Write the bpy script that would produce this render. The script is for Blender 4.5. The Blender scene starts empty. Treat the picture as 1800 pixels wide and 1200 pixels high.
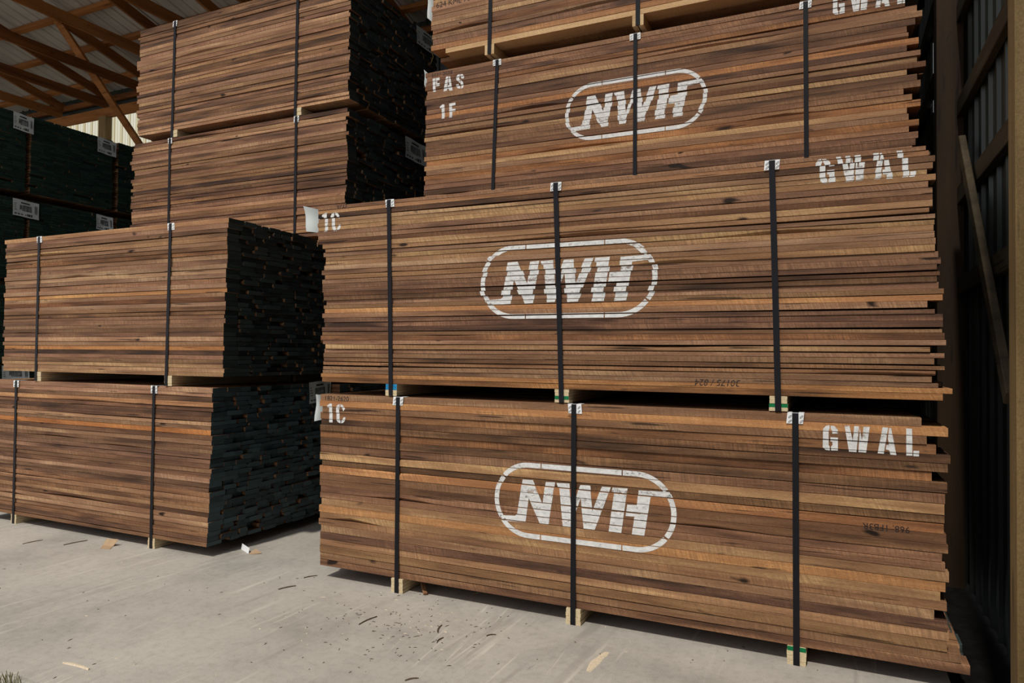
import bpy, math, random
from mathutils import Matrix, Vector
R = random.Random(7)
C = bpy.context.scene.collection
# ------------------------------------------------------------------ camera
FP = 1223.84
YAW, PIT, ROL = 0.433699, 0.018102, 0.00849
EYE = Vector((0, 0, 1.6))
_F = Vector((-math.sin(YAW)*math.cos(PIT), math.cos(YAW)*math.cos(PIT), math.sin(PIT)))
_r = Vector((math.cos(YAW), math.sin(YAW), 0)); _u = _r.cross(_F)
RT = _r*math.cos(ROL) + _u*math.sin(ROL); UP = _u*math.cos(ROL) - _r*math.sin(ROL)
cam = bpy.data.cameras.new('camera'); co = bpy.data.objects.new('camera', cam); C.objects.link(co)
cam.sensor_width = 36; cam.lens = FP/1800*36; cam.clip_start = .05; cam.clip_end = 300
m = Matrix((RT, UP, -_F)).transposed().to_4x4(); m.translation = EYE; co.matrix_world = m
bpy.context.scene.camera = co
# ------------------------------------------------------------------ light
S = bpy.context.scene
S.view_settings.view_transform = 'Standard'; S.view_settings.look = 'None'
S.view_settings.gamma = 1; S.view_settings.use_curve_mapping = False
S.view_settings.exposure = -0.04
w = bpy.data.worlds.new('sky'); S.world = w; w.use_nodes = True
bg = w.node_tree.nodes['Background']; bg.inputs[0].default_value = (.93, .95, 1.0, 1); bg.inputs[1].default_value = .8
sl = bpy.data.lights.new('sun', 'SUN'); so = bpy.data.objects.new('sun', sl); C.objects.link(so)
sl.energy = 2.75; sl.angle = math.radians(2.5); sl.color = (1, .93, .83)
so.rotation_euler = Vector((.05, .68, -1)).to_track_quat('-Z', 'Y').to_euler()

# ------------------------------------------------------------------ helpers
def ray(u, v): return _F + RT*((u-900)/FP) - UP*((v-600)/FP)
def PY(u, v, Y):
    d = ray(u, v); p = EYE + d*(Y/d.y); return p.x, p.z
def PX(u, v, X):
    d = ray(u, v); p = EYE + d*(X/d.x); return p.y, p.z
def PZ(u, v, z=0.0):
    d = ray(u, v); p = EYE + d*((z-1.6)/d.z); return p.x, p.y

def lk(o, parent=None):
    C.objects.link(o)
    if parent: o.parent = parent
    return o
def mk(name, V, F, mats, parent=None, mi=None, smooth=False):
    me = bpy.data.meshes.new(name); me.from_pydata([tuple(v) for v in V], [], F)
    for mt in (mats if isinstance(mats, (list, tuple)) else [mats]): me.materials.append(mt)
    if mi: me.polygons.foreach_set('material_index', mi)
    if smooth: me.polygons.foreach_set('use_smooth', [True]*len(F))
    me.update()
    return lk(bpy.data.objects.new(name, me), parent)
def tag(o, label=None, cat=None, group=None, kind=None):
    if label: o['label'] = label
    if cat: o['category'] = cat
    if group: o['group'] = group
    if kind: o['kind'] = kind
    return o
def empty(name, loc, label, cat, group=None):
    o = bpy.data.objects.new(name, None); C.objects.link(o); o.location = loc; o.empty_display_size = .1
    return tag(o, label, cat, group)
class MB:
    def __init__(s): s.V = []; s.F = []; s.M = []
    def add(s, V, F, mi=0):
        n = len(s.V); s.V += [tuple(v) for v in V]; s.F += [tuple(i+n for i in f) for f in F]
        s.M += (mi if isinstance(mi, list) else [mi]*len(F))
    def box(s, x0, x1, y0, y1, z0, z1, mi=0):
        s.add([(x0,y0,z0),(x1,y0,z0),(x1,y1,z0),(x0,y1,z0),(x0,y0,z1),(x1,y0,z1),(x1,y1,z1),(x0,y1,z1)],
              [(0,3,2,1),(4,5,6,7),(0,1,5,4),(1,2,6,5),(2,3,7,6),(3,0,4,7)], mi)
    def beam(s, a, b, w, h, mi=0, up=Vector((0,0,1)), c=.004):
        a, b = Vector(a), Vector(b); d = (b-a).normalized(); sd = d.cross(up).normalized(); u = sd.cross(d)
        V = []
        prof = [(-w/2+c,-h/2),(w/2-c,-h/2),(w/2,-h/2+c),(w/2,h/2-c),(w/2-c,h/2),(-w/2+c,h/2),(-w/2,h/2-c),(-w/2,-h/2+c)]
        for p in (a, b):
            for (i, j) in prof: V.append(p+sd*i+u*j)
        F = [tuple(range(7,-1,-1)), tuple(range(8,16))]+[(k,(k+1)%8,8+(k+1)%8,8+k) for k in range(8)]
        s.add(V, F, mi)
    def build(s, name, mats, parent=None, smooth=False): return mk(name, s.V, s.F, mats, parent, s.M, smooth)

# ------------------------------------------------------------------ materials
class NT:
    def __init__(s, name):
        s.m = bpy.data.materials.new(name); s.m.use_nodes = True; s.t = s.m.node_tree; s.n = s.t.nodes
        s.b = s.n['Principled BSDF']; s.out = s.n['Material Output']
    def new(s, ty, **k):
        n = s.n.new(ty)
        for a, v in k.items(): setattr(n, a, v)
        return n
    def lk(s, a, b): s.t.links.new(a, b)
    def math(s, op, a, b=None, c=None, clamp=False):
        n = s.new('ShaderNodeMath', operation=op, use_clamp=clamp)
        for i, x in enumerate((a, b, c)):
            if x is None: continue
            if isinstance(x, (int, float)): n.inputs[i].default_value = x
            else: s.lk(x, n.inputs[i])
        return n.outputs[0]
    def noise(s, vec, scale=1, detail=4, rough=.55, dist=0):
        n = s.new('ShaderNodeTexNoise'); s.lk(vec, n.inputs['Vector'])
        n.inputs['Scale'].default_value = scale; n.inputs['Detail'].default_value = detail
        n.inputs['Roughness'].default_value = rough; n.inputs['Distortion'].default_value = dist
        return n.outputs['Fac']
    def ramp(s, f, stops):
        n = s.new('ShaderNodeValToRGB'); s.lk(f, n.inputs[0]); e = n.color_ramp.elements
        while len(e) > 1: e.remove(e[0])
        e[0].position = stops[0][0]; e[0].color = (*stops[0][1], 1)
        for p, c in stops[1:]:
            x = e.new(p); x.color = (*c, 1)
        return n.outputs[0]
    def mix(s, f, a, b, bt='MIX'):
        n = s.new('ShaderNodeMix', data_type='RGBA', blend_type=bt)
        for i, x in ((0, f), (6, a), (7, b)):
            if isinstance(x, (int, float)): n.inputs[i].default_value = x
            elif isinstance(x, tuple): n.inputs[i].default_value = (*x, 1)
            else: s.lk(x, n.inputs[i])
        return n.outputs[2]
    def mapr(s, f, a, b, c=0, d=1):
        n = s.new('ShaderNodeMapRange'); s.lk(f, n.inputs[0])
        for i, x in enumerate((a, b, c, d)): n.inputs[i+1].default_value = x
        return n.outputs[0]
    def vmap(s, vec, scale=(1,1,1), loc=(0,0,0), rot=(0,0,0)):
        n = s.new('ShaderNodeMapping'); s.lk(vec, n.inputs[0])
        n.inputs['Scale'].default_value = scale; n.inputs['Location'].default_value = loc; n.inputs['Rotation'].default_value = rot
        return n.outputs[0]
    def vadd(s, a, b):
        n = s.new('ShaderNodeVectorMath', operation='ADD'); s.lk(a, n.inputs[0]); s.lk(b, n.inputs[1]); return n.outputs[0]
    def bump(s, h, st=.3, dist=.002):
        n = s.new('ShaderNodeBump'); n.inputs['Strength'].default_value = st; n.inputs['Distance'].default_value = dist
        s.lk(h, n.inputs['Height']); s.lk(n.outputs[0], s.b.inputs['Normal'])
    def coord(s): return s.new('ShaderNodeTexCoord').outputs['Object']
    def rnd(s):
        a = s.new('ShaderNodeObjectInfo').outputs['Random']; b = s.new('ShaderNodeNewGeometry').outputs['Random Per Island']
        return s.math('FRACT', s.math('ADD', a, b))

def wood_mat(name, stops, axis='x', saw=.85, rough=.75, knots=True, spec=.25):
    t = NT(name); co = t.coord(); r = t.rnd()
    off = t.new('ShaderNodeCombineXYZ'); r5 = t.math('MULTIPLY', r, 57.3)
    t.lk(r5, off.inputs[0]); t.lk(t.math('MULTIPLY', r, 31.7), off.inputs[1]); t.lk(t.math('MULTIPLY', r, 13.1), off.inputs[2])
    sc = {'x': ((1.3,16,34),(1.5,3,11),(9,30,30)), 'y': ((16,1.1,34),(3,.8,9),(30,9,30)), 'z': ((16,16,1.1),(3,3,.8),(30,30,9))}[axis]
    v1 = t.vadd(t.vmap(co, sc[0]), off.outputs[0]); v2 = t.vadd(t.vmap(co, sc[1]), off.outputs[0])
    g1 = t.noise(v1, 1, 6, .6, .6); g2 = t.noise(v2, 1, 3, .5, .4)
    rr = t.math('FRACT', t.math('MULTIPLY', r, 7.77))
    f = t.math('ADD', t.math('MULTIPLY', rr, .60), t.math('MULTIPLY', t.math('SUBTRACT', g2, .5), 1.15))
    f = t.math('ADD', f, t.math('MULTIPLY', t.math('SUBTRACT', g1, .5), .75))
    f = t.math('ADD', f, .21)
    col = t.ramp(f, stops)
    # sap streaks
    r2 = t.math('FRACT', t.math('MULTIPLY', r, 23.3))
    sep = t.new('ShaderNodeSeparateXYZ'); t.lk(co, sep.inputs[0])
    sw = t.new('ShaderNodeCombineXYZ')
    if axis == 'x':
        sh = t.math('ADD', t.math('MULTIPLY', sep.outputs[0], 120.0), t.math('MULTIPLY', t.math('MULTIPLY', sep.outputs[2], 60.0), t.math('ADD', r2, .2)))
        t.lk(sh, sw.inputs[0]); t.lk(t.math('MULTIPLY', sep.outputs[2], 3.0), sw.inputs[2]); t.lk(t.math('MULTIPLY', sep.outputs[1], 8.0), sw.inputs[1])
    else:
        t.lk(t.math('MULTIPLY', sep.outputs[0], 60.0), sw.inputs[0]); t.lk(t.math('MULTIPLY', sep.outputs[1], 60.0), sw.inputs[1]); t.lk(t.math('MULTIPLY', sep.outputs[2], 60.0), sw.inputs[2])
    sn = t.noise(t.vadd(sw.outputs[0], off.outputs[0]), 1, 2, .6)
    msk = t.math('MULTIPLY', t.mapr(g2, .42, .62), saw)
    sm = t.math('MULTIPLY', t.mapr(sn, .35, .65, -1, 1), msk)
    hv = t.new('ShaderNodeHueSaturation'); t.lk(col, hv.inputs['Color']); t.lk(t.math('ADD', 1.0, t.math('MULTIPLY', sm, .27)), hv.inputs['Value'])
    col = hv.outputs[0]
    if knots:
        kn = t.noise(t.vadd(t.vmap(co, sc[2]), off.outputs[0]), .42, 2, .5, .3)
        col = t.mix(t.mapr(kn, .70, .76), col, tuple(c*.45 for c in stops[0][1]))
        ck = t.noise(t.vadd(t.vmap(co, (1.6, 20, 46) if axis == 'x' else sc[0]), off.outputs[0]), 1.3, 2, .4)
        col = t.mix(t.math('MULTIPLY', t.mapr(ck, .68, .73), .8), col, tuple(c*.35 for c in stops[0][1]))
    fine = t.noise(t.vmap(co, (60, 180, 260) if axis == 'x' else (120,120,120)), 1, 3, .6)
    col = t.mix(1.0, col, t.ramp(fine, [(.3, (.78,.78,.78)), (.7, (1.14,1.14,1.14))]), 'MULTIPLY')
    oc = t.new('ShaderNodeObjectInfo').outputs['Color']
    col = t.mix(1.0, col, oc, 'MULTIPLY')
    t.lk(col, t.b.inputs['Base Color']); t.b.inputs['Roughness'].default_value = rough
    t.b.inputs['Specular IOR Level'].default_value = spec
    h = t.math('ADD', t.math('ADD', t.math('MULTIPLY', g1, .6), t.math('MULTIPLY', sm, .6)), t.math('MULTIPLY', fine, .5))
    t.bump(h, .55, .0025)
    return t.m
WAL = wood_mat('walnut', [(.0, (.044,.022,.012)), (.25, (.135,.064,.032)), (.5, (.250,.124,.059)), (.75, (.340,.183,.089)), (1.0, (.49,.295,.14))])
PINE = wood_mat('pale_lumber', [(.0, (.40,.25,.12)), (.5, (.55,.38,.20)), (1.0, (.68,.50,.29))], saw=.2, knots=False)
BEAMX = wood_mat('old_timber_along', [(.0, (.10,.034,.009)), (.5, (.24,.088,.022)), (1.0, (.38,.155,.042))], 'x', .2)
BEAMY = wood_mat('old_timber_across', [(.0, (.10,.034,.009)), (.5, (.24,.088,.022)), (1.0, (.38,.155,.042))], 'y', .2)
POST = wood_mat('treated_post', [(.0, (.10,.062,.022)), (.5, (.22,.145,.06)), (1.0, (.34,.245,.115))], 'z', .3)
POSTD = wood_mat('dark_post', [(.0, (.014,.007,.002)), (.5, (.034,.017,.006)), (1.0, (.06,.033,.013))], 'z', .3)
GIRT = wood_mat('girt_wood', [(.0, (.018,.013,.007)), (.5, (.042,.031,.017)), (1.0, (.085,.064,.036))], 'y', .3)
def ply_mat():
    t = NT('bolster_wood'); co = t.coord()
    n = t.noise(t.vmap(co, (90, 3, 160)), 1, 4, .6); c = t.ramp(n, [(.25, (.36,.27,.15)), (.5, (.62,.50,.31)), (.8, (.78,.67,.46))])
    t.lk(c, t.b.inputs['Base Color']); t.b.inputs['Roughness'].default_value = .8; t.bump(n, .5, .002); return t.m
PLY = ply_mat()
def simple(name, col, rough=.6, metal=0, nz=None, spec=.3):
    t = NT(name)
    if nz:
        n = t.noise(t.vmap(t.coord(), (nz[0],)*3), 1, 5, .6)
        k = nz[1]; c = t.ramp(n, [(.3, tuple(x*(1-k) for x in col)), (.7, tuple(x*(1+k) for x in col))]); t.lk(c, t.b.inputs['Base Color']); t.bump(n, .3, .002)
    else: t.b.inputs['Base Color'].default_value = (*col, 1)
    t.b.inputs['Roughness'].default_value = rough; t.b.inputs['Metallic'].default_value = metal; t.b.inputs['Specular IOR Level'].default_value = spec
    return t.m
def sealer(name, c0, c1):
    t = NT(name); co = t.coord(); r = t.rnd()
    n = t.noise(t.vmap(co, (40, 25, 60)), 1, 5, .65)
    f = t.math('ADD', t.math('MULTIPLY', r, .5), t.math('MULTIPLY', n, .6))
    c = t.ramp(f, [(.25, c0), (.85, c1)])
    t.lk(c, t.b.inputs['Base Color']); t.b.inputs['Roughness'].default_value = .62; t.b.inputs['Specular IOR Level'].default_value = .25
    t.bump(n, .6, .003); return t.m
SEAL = sealer('blue_black_end_wax', (.018,.029,.034), (.062,.100,.112))
SEALB = sealer('black_end_wax', (.014,.021,.021), (.048,.066,.064))
SEALG = sealer('green_black_end_wax', (.008,.018,.015), (.020,.048,.036))
STRAP = simple('blued_steel_band', (.008,.008,.011), .38, 0, spec=.2)
WHITE = simple('white_card', (.82,.84,.86), .55)
PAPER = simple('label_paper', (.52,.56,.56), .5)
PRINT = simple('printed_ink', (.03,.035,.04), .6)
BLUE = simple('blue_paint', (.01,.22,.46), .6, nz=(60,.3)); GREEN = simple('green_paint', (.0,.16,.05), .6, nz=(60,.3))
INK = simple('marker_ink', (.025,.018,.02), .7); CARD = simple('cardboard', (.40,.28,.17), .8, nz=(30,.12))
BARK = simple('bark', (.085,.058,.040), .9, nz=(80,.5)); SPLIN = simple('fresh_splinter', (.62,.52,.38), .8, nz=(90,.2))
TWINE = simple('yellow_twine', (.45,.34,.10), .8)
def paint_mat():
    t = NT('stencil_paint'); co = t.coord()
    a = t.noise(t.vmap(co, (55, 8, 75), rot=(0, .6, 0)), 1, 4, .65); b = t.noise(t.vmap(co, (2.2, 1, 24)), 1, 3, .6)
    f = t.math('ADD', t.math('MULTIPLY', a, .7), t.math('MULTIPLY', b, .62))
    k = t.mapr(f, .73, .86)
    c = t.ramp(t.noise(t.vmap(co, (30,4,60)), 1, 4), [(.3, (.56,.57,.57)), (.7, (.80,.81,.80))])
    t.lk(c, t.b.inputs['Base Color']); t.b.inputs['Roughness'].default_value = .6
    tr = t.new('ShaderNodeBsdfTransparent'); mx = t.new('ShaderNodeMixShader')
    t.lk(t.math('MULTIPLY', k, .72), mx.inputs[0]); t.lk(t.b.outputs[0], mx.inputs[1]); t.lk(tr.outputs[0], mx.inputs[2]); t.lk(mx.outputs[0], t.out.inputs[0])
    return t.m
PAINT = paint_mat()

# ------------------------------------------------------------------ setting
def concrete(name, base, streaks=True):
    t = NT(name); co = t.coord()
    a = t.noise(co, 1.3, 6, .6); b = t.noise(co, 22, 6, .7); d = t.noise(co, 160, 2, .6)
    c = t.ramp(a, [(.3, tuple(x*.74 for x in base)), (.5, base), (.7, tuple(min(1, x*1.15) for x in base))])
    c = t.mix(.55, c, t.ramp(b, [(.3, (.72,.70,.67)), (.5, (1,1,1)), (.75, (1.12,1.11,1.1))]), 'MULTIPLY')
    c = t.mix(.35, c, t.ramp(d, [(.35, (.7,.7,.7)), (.6, (1.1,1.1,1.1))]), 'MULTIPLY')
    if streaks:
        for ang, k, thr, colr, amt in ((.03, (20,.7,1), .60, (.62,.57,.50), .65), (-.10, (34,1.6,1), .64, (.68,.63,.55), .6), (.08, (9,.6,1), .58, (.27,.245,.22), .6), (.16, (40,2.2,1), .68, (.15,.125,.11), .5)):
            v = t.vmap(t.vmap(co, rot=(0,0,ang)), k, loc=(ang*9, 3*ang, 0))
            s_ = t.noise(v, 1, 3, .55, .3); g = t.noise(co, .9+ang, 2)
            f = t.math('MULTIPLY', t.mapr(s_, thr-.01, thr+.10), t.mapr(g, .43, .60, 0, min(.85, amt*1.15)))
            c = t.mix(f, c, colr)
        sp = t.noise(co, 55, 2, .5); c = t.mix(t.math('MULTIPLY', t.mapr(sp, .73, .77), .6), c, (.10,.08,.07))
    t.lk(c, t.b.inputs['Base Color']); t.b.inputs['Roughness'].default_value = .72; t.b.inputs['Specular IOR Level'].default_value = .25
    t.bump(t.math('ADD', b, t.math('MULTIPLY', d, .5)), .25, .003)
    return t.m
CONC = concrete('floor_concrete', (.415,.390,.350)); APR = concrete('apron_concrete', (.41,.39,.345), False)
SHADEG = simple('painted_shade_ground', (.007,.0065,.006), .95, nz=(14,.4), spec=.05)  # near-black ground colour, with the shade beside the right wall painted in
b = MB(); n = 40
pts = []
for i in range(n+1):
    x = -18 + i*(18.52/n); pts.append((x, 2.12+R.uniform(-.012,.012) + (.0 if x > -6 else 0)))
V = [(x,y,0) for x,y in pts]+[(x,9.25,0) for x,y in pts]+[(x,y,-.12) for x,y in pts]
F = [(i,i+1,n+2+i,n+1+i) for i in range(n)]+[(2*n+2+i,2*n+3+i,i+1,i) for i in range(n)]
b.add(V, F); tag(b.build('floor', CONC), kind='structure')
b = MB(); b.add([(-40,-30,-.015),(40,-30,-.015),(40,2.2,-.015),(-40,2.2,-.015)], [(0,1,2,3)]); tag(b.build('ground', APR), kind='structure')
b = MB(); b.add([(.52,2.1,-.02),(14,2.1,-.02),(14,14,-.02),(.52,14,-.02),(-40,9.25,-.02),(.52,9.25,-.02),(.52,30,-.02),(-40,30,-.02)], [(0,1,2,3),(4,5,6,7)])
tag(b.build('ground', SHADEG), kind='structure')  # strip past the slab edge carries painted shade
# corrugated walls and roof
def roofz(y): return 6.72 + .26*(9.15-y)
def corr(axis, a0, a1, z0, z1, off, pitch=.076, amp=.009, rib=.229, ribh=.02, skip=None, th=.0):
    """vertical-rib sheet in plane axis=const; runs a0..a1 ; z may be callable"""
    prof = []; a = a0
    while a < a1:
        prof += [(a,0),(a+.045,0),(a+.06,ribh),(a+.085,ribh),(a+.10,0),(a+.165,0),(a+.172,ribh*.25),(a+.185,0)]
        a += rib
    b = MB()
    for (p, q) in zip(prof, prof[1:]):
        if q[0] > a1 or q[0]-p[0] < 1e-6: continue
        if skip and skip(p[0], q[0]): continue
        za0 = z0; P = lambda t, d, z: ((off-d, t, z) if axis == 'x' else (t, off-d, z))
        zt = (lambda t: z1(t) if callable(z1) else z1)
        b.add([P(p[0],p[1],z0),P(q[0],q[1],z0),P(q[0],q[1],zt(q[0])),P(p[0],p[1],zt(p[0]))], [(0,1,2,3)])
    return b
t = NT('ribbed_steel'); n_ = t.noise(t.vmap(t.coord(), (9,9,1.2)), 1, 4)
t.lk(t.ramp(n_, [(.3, (.020,.026,.021)), (.7, (.042,.050,.043))]), t.b.inputs['Base Color']); t.b.inputs['Metallic'].default_value = .2; t.b.inputs['Roughness'].default_value = .45
STEEL = t.m
t = NT('roof_sheet_underside'); n_ = t.noise(t.coord(), 1.5, 5)
t.lk(t.ramp(n_, [(.3, (.42,.40,.36)), (.7, (.60,.58,.53))]), t.b.inputs['Base Color']); t.b.inputs['Metallic'].default_value = .25; t.b.inputs['Roughness'].default_value = .38
ROOF = t.m
t = NT('fibreglass_panel'); t.b.inputs['Base Color'].default_value = (.9,.85,.62,1)
n_ = t.noise(t.vmap(t.coord(), (14,1,.7)), 1, 3)
tl = t.new('ShaderNodeBsdfTranslucent'); tl.inputs[0].default_value = (.95,.88,.62,1)
tp = t.new('ShaderNodeBsdfTransparent'); sx = t.new('ShaderNodeSeparateXYZ'); t.lk(t.coord(), sx.inputs[0])
fr_ = t.math('FRACT', t.math('MULTIPLY', sx.outputs[0], 1/.0763)); rb = t.math('ABSOLUTE', t.math('SUBTRACT', fr_, .5))
t.lk(t.mix(t.mapr(rb, .34, .46), t.ramp(n_, [(.3, (1,.90,.62)), (.7, (1,.98,.82))]), (.55,.44,.22)), tp.inputs[0])
mx = t.new('ShaderNodeMixShader'); mx.inputs[0].default_value = .85; t.lk(tl.outputs[0], mx.inputs[1]); t.lk(tp.outputs[0], mx.inputs[2]); t.lk(mx.outputs[0], t.out.inputs[0])
FIBRE = t.m
slit = lambda a, b_: 7.60 < (a+b_)/2 < 7.68
bw = corr('x', -7.0, 9.3, 0.0, lambda y: roofz(y)+.05, .86, skip=slit)  # unseen length in front of the open side added to block sky light
bw.add([(.862,7.56,0),(.862,7.72,0),(.862,7.72,3.95),(.862,7.56,3.95),(.862,7.56,4.62),(.862,7.72,4.62),(.862,7.72,7.1),(.862,7.56,7.1)], [(0,1,2,3),(4,5,6,7)])
tag(bw.build('wall_right', STEEL), kind='structure')
PAN = (-15.2, -10.9)
bk = corr('y', -18, .9, 0.0, 7.0, 9.22, skip=lambda a, b_: PAN[0] < (a+b_)/2 < PAN[1])
bk.box(PAN[0], PAN[1], 9.215, 9.22, 0, 5.5); bk.box(PAN[0], PAN[1], 9.215, 9.22, 6.45, 7.0)
tag(bk.build('wall_back', STEEL), kind='structure')
wp = corr('y', PAN[0], PAN[1], 5.45, 6.5, 9.21); tag(wp.build('window_1', FIBRE), kind='structure')
tag(corr('x', 3.2, 9.3, 0, 6.9, -17.8).build('wall_left', STEEL), kind='structure')
b = MB(); a = -18.2
prof = []
while a < 1.2: prof += [(a,0),(a+.045,0),(a+.06,.02),(a+.085,.02),(a+.10,0),(a+.165,0),(a+.172,.005),(a+.185,0)]; a += .229
for p, q in zip(prof, prof[1:]):
    b.add([(p[0],3.3,roofz(3.3)+.10+p[1]),(q[0],3.3,roofz(3.3)+.10+q[1]),(q[0],9.5,roofz(9.5)+.10+q[1]),(p[0],9.5,roofz(9.5)+.10+p[1])], [(0,1,2,3)])
tag(b.build('ceiling', ROOF), kind='structure')

# ------------------------------------------------------------------ lumber bundles
def clip(poly, a, b_, c):      # keep a*x+b*z<=c
    out = []; n = len(poly)
    for i in range(n):
        p, q = poly[i], poly[(i+1) % n]; dp = a*p[0]+b_*p[1]-c; dq = a*q[0]+b_*q[1]-c
        if dp <= 0: out.append(p)
        if (dp < 0 < dq) or (dq < 0 < dp):
            t_ = dp/(dp-dq); out.append((p[0]+(q[0]-p[0])*t_, p[1]+(q[1]-p[1])*t_))
    return out
def area(p): return abs(sum(p[i][0]*p[(i+1) % len(p)][1]-p[(i+1) % len(p)][0]*p[i][1] for i in range(len(p))))/2

def section_board(b, xs, yf, y1, zb, zt, ch, mats=(0,1), endcols=True):
    """board along x with 8-point section; yf,zb,zt,ch lists per station. ch=(cb,ct)"""
    V = []; F = []; M = []; n = len(xs)
    for i in range(n):
        cb, ct = ch[i]; x = xs[i]; f = yf[i]; lo = zb[i]; hi = zt[i]; e = .0015
        V += [(x,f+cb*1.2,lo),(x,y1-e,lo),(x,y1,lo+e),(x,y1,hi-e),(x,y1-e,hi),(x,f+ct*1.2,hi),(x,f,hi-ct),(x,f,lo+cb)]
    for i in range(n-1):
        for k in range(8):
            F.append((i*8+k, i*8+(k+1) % 8, (i+1)*8+(k+1) % 8, (i+1)*8+k)[::-1]); M.append(mats[0])
    F.append(tuple(range(8))[::1]); M.append(mats[1]); F.append(tuple(range((n-1)*8, n*8))[::-1]); M.append(mats[1])
    b.add(V, F, M)

class Bundle:
    def __init__(s, seed, label, x0, x1, Y, depth, z0, z1, rows, group, seal=SEAL, jr=.02, jl=.02, colw=(.10,.24), parts=100,
                 front=True, xfun=None, tones=None, ends='r', first=(.13,.16), sticks=None, gapk=1., cx0=None):
        s.r = random.Random(seed); r = s.r; s.Y = Y; s.z0 = z0; s.z1 = z1; s.x0 = x0; s.x1 = x1; s.depth = depth; s.rows = rows
        cx = (x0+x1)/2; s.o = (cx, Y+depth/2, 0)
        s.e = empty('lumber_bundle', (cx, Y+depth/2, z0), label, 'lumber stack', group); s.base = Vector((cx, Y+depth/2, z0))
        nx = max(6, int((x1-x0)/.13)); s.front = []
        h = (z1-z0)/rows; z = z0; hs = [h*r.uniform(.86,1.14) for _ in range(rows)]; k = (z1-z0)/sum(hs); hs = [q*k for q in hs]
        rest = MB(); nonfront = []
        L = s.loc
        def iface(amp):   # smooth gap function along the bundle
            a1, a2, p1, p2 = r.uniform(.6,1.6), r.uniform(1.8,4), r.uniform(0,6.3), r.uniform(0,6.3)
            return lambda x: amp*(.5+.3*math.sin(a1*x+p1)+.2*math.sin(a2*x+p2))
        for i in range(rows):          # bottom row first; top row index rows-1
            hi = z+hs[i]; ti = rows-1-i
            gap = iface(r.choice([.0006,.0008,.001,.0015,.003])*gapk if r.random() > .2 else r.uniform(.005,.009)*gapk)
            xl = x0+r.uniform(-jl, jl); xr = x1+r.uniform(-jr, jr)
            if xfun: xl, xr = xfun(ti, rows, xl, xr, r)
            w0 = r.uniform(*first)
            if front:
                yo = r.uniform(0,.006) if r.random() < .85 else r.uniform(.006,.014)
                a1, p1 = r.uniform(.8,2.5), r.uniform(0,6)
                n = nx; xs = [xl+(xr-xl)*j/n for j in range(n+1)]
                yf = [Y+yo+.0015*math.sin(a1*x+p1)+.0015 for x in xs]
                wb = (r.uniform(xl,xr), r.uniform(.1,.5), r.uniform(.3,.65)*hs[i]) if r.random() < .13 and not (ti < 9 and seed in (11, 22)) else None
                wt = (r.uniform(xl,xr), r.uniform(.1,.4), r.uniform(.2,.5)*hs[i]) if r.random() < .10 and not (ti < 9 and seed in (11, 22)) else None
                ch = []
                for x in xs:
                    cb = ct = .0012
                    if wb: cb += wb[2]*math.exp(-((x-wb[0])/wb[1])**2)
                    if wt: ct += wt[2]*math.exp(-((x-wt[0])/wt[1])**2)*.8
                    ch.append((cb, ct))
                zb = [z+.0003 for x in xs]; zt = [hi-.0003-gap(x) for x in xs]
                s.front.append(dict(ti=ti, xs=xs, yf=yf, zb=zb, zt=zt, ch=ch, y1=Y+w0))
            y = Y+w0 if front else Y
            last = Y+depth-r.uniform(0,.02)
            while y < last-.03:
                ww = min(r.uniform(*colw), last-y)
                if last-(y+ww) < .06: ww = last-y
                g = r.choice([0,0,0,0,.003,.010,.022])*(0 if not front else 1) if ww > .08 else 0
                jx = .018 if front else .007; a, c = x0+r.uniform(-.02,.02), x1+r.uniform(-jx, jx)
                if r.random() < (.06 if front else .02): c -= r.uniform(.02,.07)
                if xfun:
                    a2, c2 = xfun(ti, rows, a, c, r)
                    if 'R' in ends: c = c2
                    else: a, c = a, c2
                c_ = [r.uniform(.002,.006) if r.random() < .6 else r.uniform(.008,.016) for _ in range(4)]
                nonfront.append((y, ti, a, c, y+g, y+ww-.001, z+.0005, hi-.0012-r.uniform(0,.002), c_))
                y += ww
            z = hi
        for fr in s.front:
            b = MB()
            section_board(b, fr['xs'], fr['yf'], fr['y1'], fr['zb'], fr['zt'], fr['ch'])
            o = s.put(b, 'board', [WAL, seal]); tn = (tones or {}).get(fr['ti'])
            if tn: o.color = (*tn, 1)
            else:
                q = r.uniform(.78,1.16); o.color = (q*r.uniform(.94,1.01), q, q*r.uniform(.96,1.22), 1)
            fr['o'] = o
        ni = max(0, parts-len(s.front))
        key = (lambda q: (q[1] != 0, q[0])) if ends != 'r' else (lambda q: q[0]+.001*q[1])
        nonfront.sort(key=key)
        def solid(b, q):
            _, ti, a, c, ya, yb, za, zb_, c_ = q
            P = [(ya+c_[0],za),(yb-c_[1],za),(yb,za+c_[1]*.8),(yb,zb_-c_[2]*.8),(yb-c_[2],zb_),(ya+c_[3],zb_),(ya,zb_-c_[3]*.8),(ya,za+c_[0]*.8)]
            wx = c-r.choice([.001,.003,.008,.014])
            V = [(a,p,q_) for p,q_ in P]+[(wx,p,q_) for p,q_ in P]+[(c,p,q_) for p,q_ in P]
            F = [tuple(range(8)), tuple(range(23,15,-1))]+[(k,8+k,8+(k+1) % 8,(k+1) % 8) for k in range(8)]+[(8+k,16+k,16+(k+1) % 8,8+(k+1) % 8) for k in range(8)]
            b.add(V, F, [1,1]+[0]*8+[1]*8)
        for q in nonfront[:ni]:
            b = MB(); solid(b, q); s.put(b, 'board', [WAL, seal])
        for q in nonfront[ni:]: solid(rest, q)
        if rest.V:
            o = s.put(rest, 'board', [WAL, seal]); o['kind'] = 'stuff'
    def loc(s, v): return (v[0]-s.base.x, v[1]-s.base.y, v[2]-s.base.z)
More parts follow.
